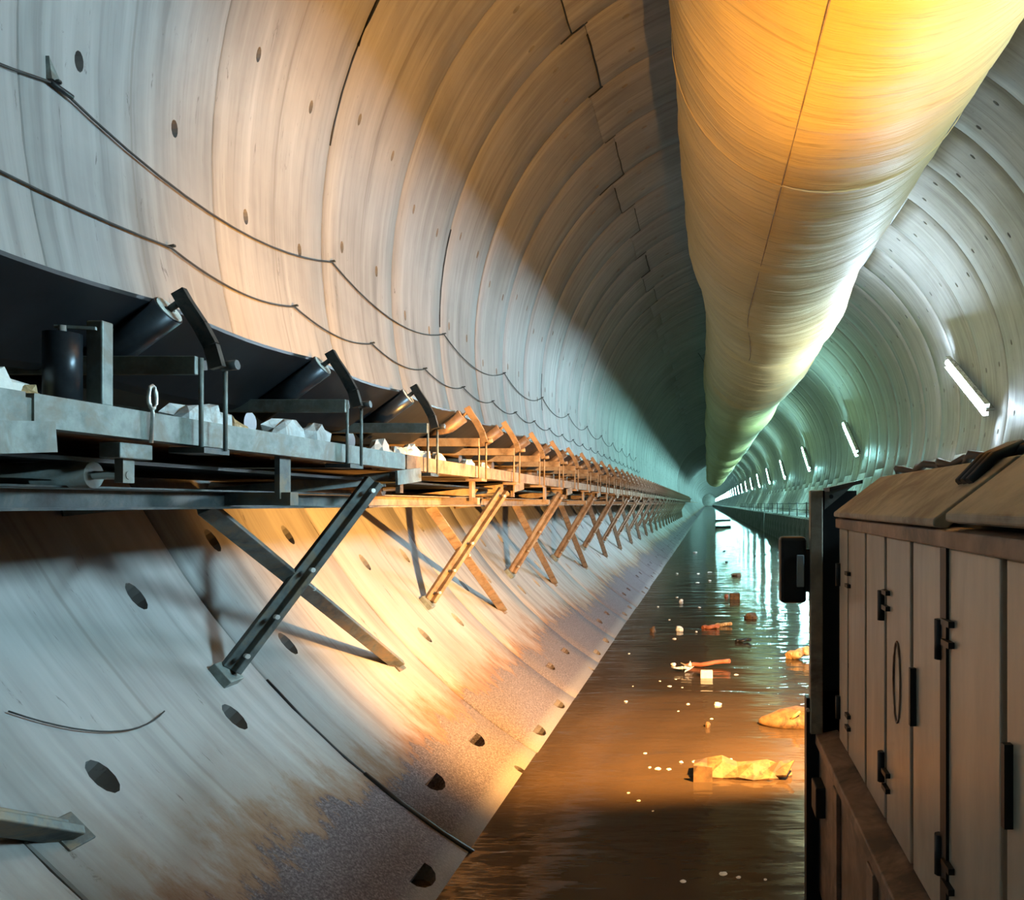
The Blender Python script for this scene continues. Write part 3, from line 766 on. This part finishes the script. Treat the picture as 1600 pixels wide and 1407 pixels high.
for yy in (2.2, 0.6, -0.9):
    MB().cyl((0.50, yy, -1.45), (0.62, yy, -1.45), 0.38, 24).build('wheel', 'black', loco)
    MB().cyl((1.40, yy, -1.45), (1.52, yy, -1.45), 0.38, 24).build('wheel', 'black', loco)
# nose with the lamps
MB().prism([(0.70, -0.90), (0.70, -0.12), (0.78, -0.02), (1.46, -0.02), (1.55, -0.12), (1.55, -0.90)], 2.86, 4.34).build('nose', 'frame', loco)
hl = MB().cyl((0.82, 4.32, -0.16), (0.82, 4.40, -0.16), 0.075, 20, 0.085).build('headlamp', 'black', loco)
MB().cyl((0.82, 4.395, -0.16), (0.82, 4.404, -0.16), 0.07, 20).build('lens', 'lamp_warm', hl)
MB().box(0.785, 0.937, 4.34, 4.75, -0.075, -0.068).build('added_light_shield', 'black', hl)  # unseen plates added to keep headlamp light off crown, duct and right wall
MB().box(0.93, 0.937, 4.34, 4.75, -0.26, -0.075).build('added_light_shield', 'black', hl)
wl = MB().cyl((1.05, 4.18, -0.03), (1.05, 4.22, 0.05), 0.06, 20, 0.07).build('work_lamp', 'black', loco)
MB().cyl((1.05, 4.22, 0.05), (1.05, 4.224, 0.058), 0.062, 20).build('lens', 'lamp_warm', wl)
# side marker box with a pale glass, left of the corner post
mk = MB().box(0.272, 0.372, 2.99, 3.06, -0.372, -0.122).build('marker_box', 'black', loco, bevel=0.014); tag(mk, 'dark rounded side lamp box with pale glass')
MB().box(0.334, 0.362, 2.983, 2.992, -0.31, -0.19).build('glass', 'mirror', mk, bevel=0.003)
MB().box(0.37, 0.39, 3.0, 3.02, -0.33, -0.17).build('mount', 'black', mk)

def spot(name, loc, aim, power, size, blend, col, radius, parent):
    l = bpy.data.lights.new(name, 'SPOT'); l.energy = power; l.spot_size = R(size); l.spot_blend = blend; l.color = col; l.shadow_soft_size = radius
    o = bpy.data.objects.new(name, l); COL.objects.link(o)
    o.rotation_euler = Vector(aim).to_track_quat('-Z', 'Y').to_euler()
    o.parent = parent; o.location = Vector((loc[0], loc[1], loc[2] + EYE)) - world_loc(parent)
    return o
WARM = (1.0, 0.47, 0.11)
spot('headlamp_light', (0.82, 4.43, -0.16), (-0.27, 0.93, -0.14), HEADLAMP_W, 166, 0.34, WARM, 0.05, loco)
spot('work_lamp_light', (1.05, 4.24, 0.08), (0.03, 0.10, 0.99), WORKLAMP_W, 96, 0.8, (1.0, 0.45, 0.055), 0.05, loco)

# ------------------------------------------------------------------ debris floating on the water
W0 = -EYE
def floor_at(px, py):                                       # scene coordinates on the water
    k = EYE / (py - 788.0); return (px - 1105) * k, 1250 * k
# torn board
bd = empty('torn_board', 0.2, 4.75, W0); tag(bd, 'torn tan board with splayed end floating nearest in the water', 'debris')
b = MB(); rnd = random.Random(4)
top = []; bot = []
xs = [-0.08, 0.0, 0.09, 0.18, 0.27, 0.36, 0.43, 0.50]
for i, x_ in enumerate(xs):
    yc = 4.75 + 0.03 * math.sin(i); w = 0.11 - 0.05 * (i / 7)
    z = W0 + 0.012 + (0.02 if i % 2 else 0.05) * (0.6 + 0.08 * i)
    top += [(x_, yc - w, W0 + 0.006 + 0.01 * (i % 2)), (x_, yc, z + 0.02), (x_, yc + w, W0 + 0.05 + 0.015 * (i % 3))]
bt = [(a, c, d - 0.012) for a, c, d in top]; n3 = len(top); fs = []
for i in range(len(xs) - 1):
    for j in range(2):
        q = (i * 3 + j, (i + 1) * 3 + j, (i + 1) * 3 + j + 1, i * 3 + j + 1)
        fs.append(q); fs.append(tuple(n3 + k for k in reversed(q)))
    fs.append((i * 3, n3 + i * 3, n3 + (i + 1) * 3, (i + 1) * 3)); fs.append((i * 3 + 2, (i + 1) * 3 + 2, n3 + (i + 1) * 3 + 2, n3 + i * 3 + 2))
e = (len(xs) - 1) * 3
fs += [(0, 1, n3 + 1, n3), (1, 2, n3 + 2, n3 + 1), (e, n3 + e, n3 + e + 1, e + 1), (e + 1, n3 + e + 1, n3 + e + 2, e + 2)]
b.add(top + bt, fs); b.build('sheet', 'card', bd)
MB().add([(0.36, 4.68, W0 + 0.02), (0.46, 4.66, W0 + 0.03), (0.515, 4.72, W0 + 0.10), (0.42, 4.74, W0 + 0.05), (0.36, 4.68, W0 + 0.01), (0.46, 4.66, W0 + 0.02), (0.515, 4.72, W0 + 0.09), (0.42, 4.74, W0 + 0.04)],
         [(0, 1, 2, 3), (7, 6, 5, 4), (0, 4, 5, 1), (1, 5, 6, 2), (2, 6, 7, 3), (3, 7, 4, 0)]).build('splinter', 'card', bd)
MB().add([(-0.08, 4.63, W0), (0.03, 4.63, W0), (0.03, 4.66, W0 + 0.075), (-0.08, 4.66, W0 + 0.085), (-0.08, 4.65, W0), (0.03, 4.65, W0), (0.03, 4.68, W0 + 0.075), (-0.08, 4.68, W0 + 0.085)],
         [(0, 1, 2, 3), (7, 6, 5, 4), (0, 4, 5, 1), (1, 5, 6, 2), (2, 6, 7, 3), (3, 7, 4, 0)]).build('flap', 'card', bd)
# rounded log behind it
lg = empty('floating_log', 0.62, 5.85, W0); tag(lg, 'thick tan log half sunk in the water beside the locomotive', 'debris')
b = MB(); vs = []; N = 14; prof = [(0.375, 0.012), (0.40, 0.03), (0.46, 0.06), (0.54, 0.085), (0.66, 0.10), (0.82, 0.10), (1.0, 0.095), (1.12, 0.07), (1.16, 0.02)]
for x_, r_ in prof:
    for j in range(N):
        t = 2 * math.pi * j / N; k = 1 + 0.14 * math.sin(3 * t + x_ * 9) + 0.05 * math.sin(7 * t)
        vs.append((x_, 5.85 + r_ * 1.5 * k * math.cos(t), W0 + 0.02 + r_ * (0.95 + 0.2 * math.sin(x_ * 23)) * k * math.sin(t)))
b.add(vs, [tuple(range(N)), tuple(range(len(vs) - 1, len(vs) - 1 - N, -1))] + [(i * N + j, (i + 1) * N + j, (i + 1) * N + (j + 1) % N, i * N + (j + 1) % N) for i in range(len(prof) - 1) for j in range(N)], True)
b.build('trunk', 'card', lg)
MB().cyl((0.60, 5.74, W0 + 0.06), (0.66, 5.70, W0 + 0.13), 0.014, 8, 0.008).build('stub', 'wood', lg)

def stick(px0, px1, py, r, mat, label, name='floating_stick', tilt=0.02):
    x0, y0 = floor_at(px0, py); x1, _ = floor_at(px1, py)
    b = MB(); pts = [(x0 + (x1 - x0) * i / 6, y0 + 0.03 * math.sin(i * 1.7), W0 + r * 0.5 + tilt * i / 6 + 0.004 * math.sin(i * 2.3)) for i in range(7)]
    b.tube(pts, r, 7); return tag(b.build(name, mat), label, 'debris', 'floating debris')
stick(1072, 1140, 1043, 0.022, 'reddish', 'reddish brown stick floating left of centre with torn paper at its end', tilt=0.05)
stick(1098, 1122, 983, 0.028, 'reddish', 'short red brown stick floating beyond the white block')
stick(1118, 1142, 979, 0.024, 'wood', 'thin brown stick floating just behind the short red one')
stick(1150, 1172, 1004, 0.02, 'black', 'dark twig floating in the light streaks')
stick(1232, 1262, 1030, 0.05, 'wood', 'brown branch piece jutting out beside the locomotive post', tilt=0.06)
stick(1118, 1142, 825, 0.07, 'black', 'dark bar in the far water, nearer of two')
stick(1118, 1142, 814, 0.07, 'black', 'dark bar in the far water, farther of two')
# torn paper
x0, y0 = floor_at(1072, 1052); pp = empty('torn_paper', x0, y0, W0); tag(pp, 'pale ragged torn paper floating at the end of the stick', 'paper')
rnd = random.Random(21)
for i in range(6):
    a = rnd.uniform(0, 6.28); L_ = rnd.uniform(0.07, 0.15); px_ = x0 + rnd.uniform(-0.03, 0.03)
    dx, dy = math.cos(a) * L_, math.sin(a) * L_ * 1.5; z = W0 + 0.01 + 0.012 * i
    vs = [(px_ - dy * 0.15, y0, z), (px_ + dx, y0 + dy, z + rnd.uniform(0, 0.05)), (px_ + dy * 0.2, y0 + 0.05, z + 0.02)]
    MB().add(vs + [(q[0], q[1], q[2] - 0.006) for q in vs], [(0, 1, 2), (5, 4, 3), (0, 3, 4, 1), (1, 4, 5, 2), (2, 5, 3, 0)]).build('scrap', 'foam', pp)
def chunk(px, py, w, h, mat, label, name, cat='debris', seed=1, box=False):
    x_, y_ = floor_at(px, py); k = EYE / (py - 788)
    rx = w * k / 2; rz = h * k / 2
    b = MB()
    if box:
        b.box(x_ - rx, x_ + rx, y_ - rx * 0.7, y_ + rx * 0.7, W0 - 0.02, W0 + rz * 1.8)
        o = b.build(name, mat, bevel=min(rx, rz) * 0.2)
    else:
        fl = 0.45 if name == 'scum_fleck' else 1.0; b.blob((x_, y_, W0 + rz * 0.3 * fl), rx, rx * 1.3, rz * fl, seed, 8, 5, 0.22); o = b.build(name, mat)
    return tag(o, label, cat, 'floating debris')
chunk(1104, 1059, 19, 12, 'foam', 'bright white foam block floating under the reddish stick', 'foam_block', box=True)
chunk(1062, 985, 14, 10, 'foam', 'rounded white foam piece floating left in mid water', 'foam_piece', seed=31)
chunk(1020, 988, 9, 14, 'card', 'upright orange scrap floating near the left wall', 'board_scrap', seed=32)
chunk(1173, 966, 22, 13, 'card', 'orange lump floating in the pale light streaks', 'board_scrap', seed=33)
chunk(1148, 937, 16, 11, 'card', 'tan square block floating beyond the orange lump', 'board_scrap', box=True)
chunk(1135, 933, 8, 7, 'reddish', 'small red scrap touching the tan square block', 'board_scrap', seed=36)
chunk(1151, 900, 18, 7, 'card', 'flat orange scrap floating farthest in the light streaks', 'board_scrap', seed=34)
chunk(1121, 1102, 12, 7, 'foam', 'small pale oval floating below the white block', 'foam_piece', seed=35)
chunk(1105, 1136, 9, 12, 'card', 'little round tan bit floating alone above the torn board', 'board_scrap', seed=37)
chunk(1064, 941, 7, 7, 'foam', 'bright white dot floating beyond the rounded foam', 'foam_piece', seed=38)
chunk(1052, 1040, 9, 6, 'foam', 'small pale bit floating left of the torn paper', 'foam_piece', seed=39)
flecks = [(1054, 999, 7, 5), (1088, 988, 4, 5), (1058, 934, 5, 4), (1028, 949, 4, 5), (1046, 969, 4, 3), (1093, 950, 5, 4), (1090, 911, 7, 3), (1109, 908, 5, 5), (1109, 895, 7, 4),
          (1091, 897, 5, 3), (1058, 897, 4, 4), (1086, 864, 7, 6), (1075, 1101, 6, 4), (978, 1097, 6, 6), (1031, 1065, 4, 3), (1046, 1073, 7, 3), (1056, 1062, 4, 3), (1066, 1075, 4, 3),
          (1060, 1112, 4, 3), (983, 1022, 4, 3), (989, 1073, 3, 3), (1015, 1200, 5, 5), (1028, 1202, 10, 5), (1045, 1203, 8, 5), (1064, 1192, 7, 7), (1085, 1191, 8, 5), (1142, 1187, 5, 4),
          (982, 1240, 5, 5), (998, 1252, 6, 4), (1020, 1268, 4, 4), (1150, 1055, 8, 3), (1112, 1124, 6, 3), (1008, 1178, 6, 3), (1067, 1378, 10, 4), (1154, 1372, 8, 4), (1196, 1375, 6, 3), (1130, 1366, 12, 3),
          (1196, 867, 6, 4), (1132, 862, 5, 5), (1180, 869, 4, 3), (1135, 879, 5, 6), (1160, 1000, 14, 3), (1140, 980, 6, 2)]
marks = [('the torn board', 1160, 1213), ('the half sunk log', 1222, 1132), ('the white foam block', 1104, 1059), ('the torn paper', 1070, 1052), ('the rounded foam piece', 1062, 985), ('the upright orange scrap', 1020, 988),
         ('the orange lump', 1173, 966), ('the tan square block', 1148, 937), ('the flat orange scrap', 1151, 900), ('the pale oval', 1121, 1102), ('the bright white dot', 1064, 941), ('the two far dark bars', 1130, 820)]
made = {}
for i, (a, c, w, h) in enumerate(flecks):
    dk = i >= 37
    nm, mx, my = min(marks, key=lambda q: (q[1] - a) ** 2 + 2 * (q[2] - c) ** 2)
    side = ('left of ' if a < mx else 'right of ') if abs(a - mx) > abs(c - my) else ('beyond ' if c < my else 'nearer than ')
    lab = ('dark speck' if dk else ('wide flat pale fleck' if w >= 7 else 'tiny pale fleck')) + ' on the water, ' + side + nm
    o = chunk(a, c, w, h, 'black' if dk else 'foam', lab, 'scum_fleck', 'debris', 100 + i)
    o['group'] = 'dark specks on the water' if dk else 'pale flecks on the water'
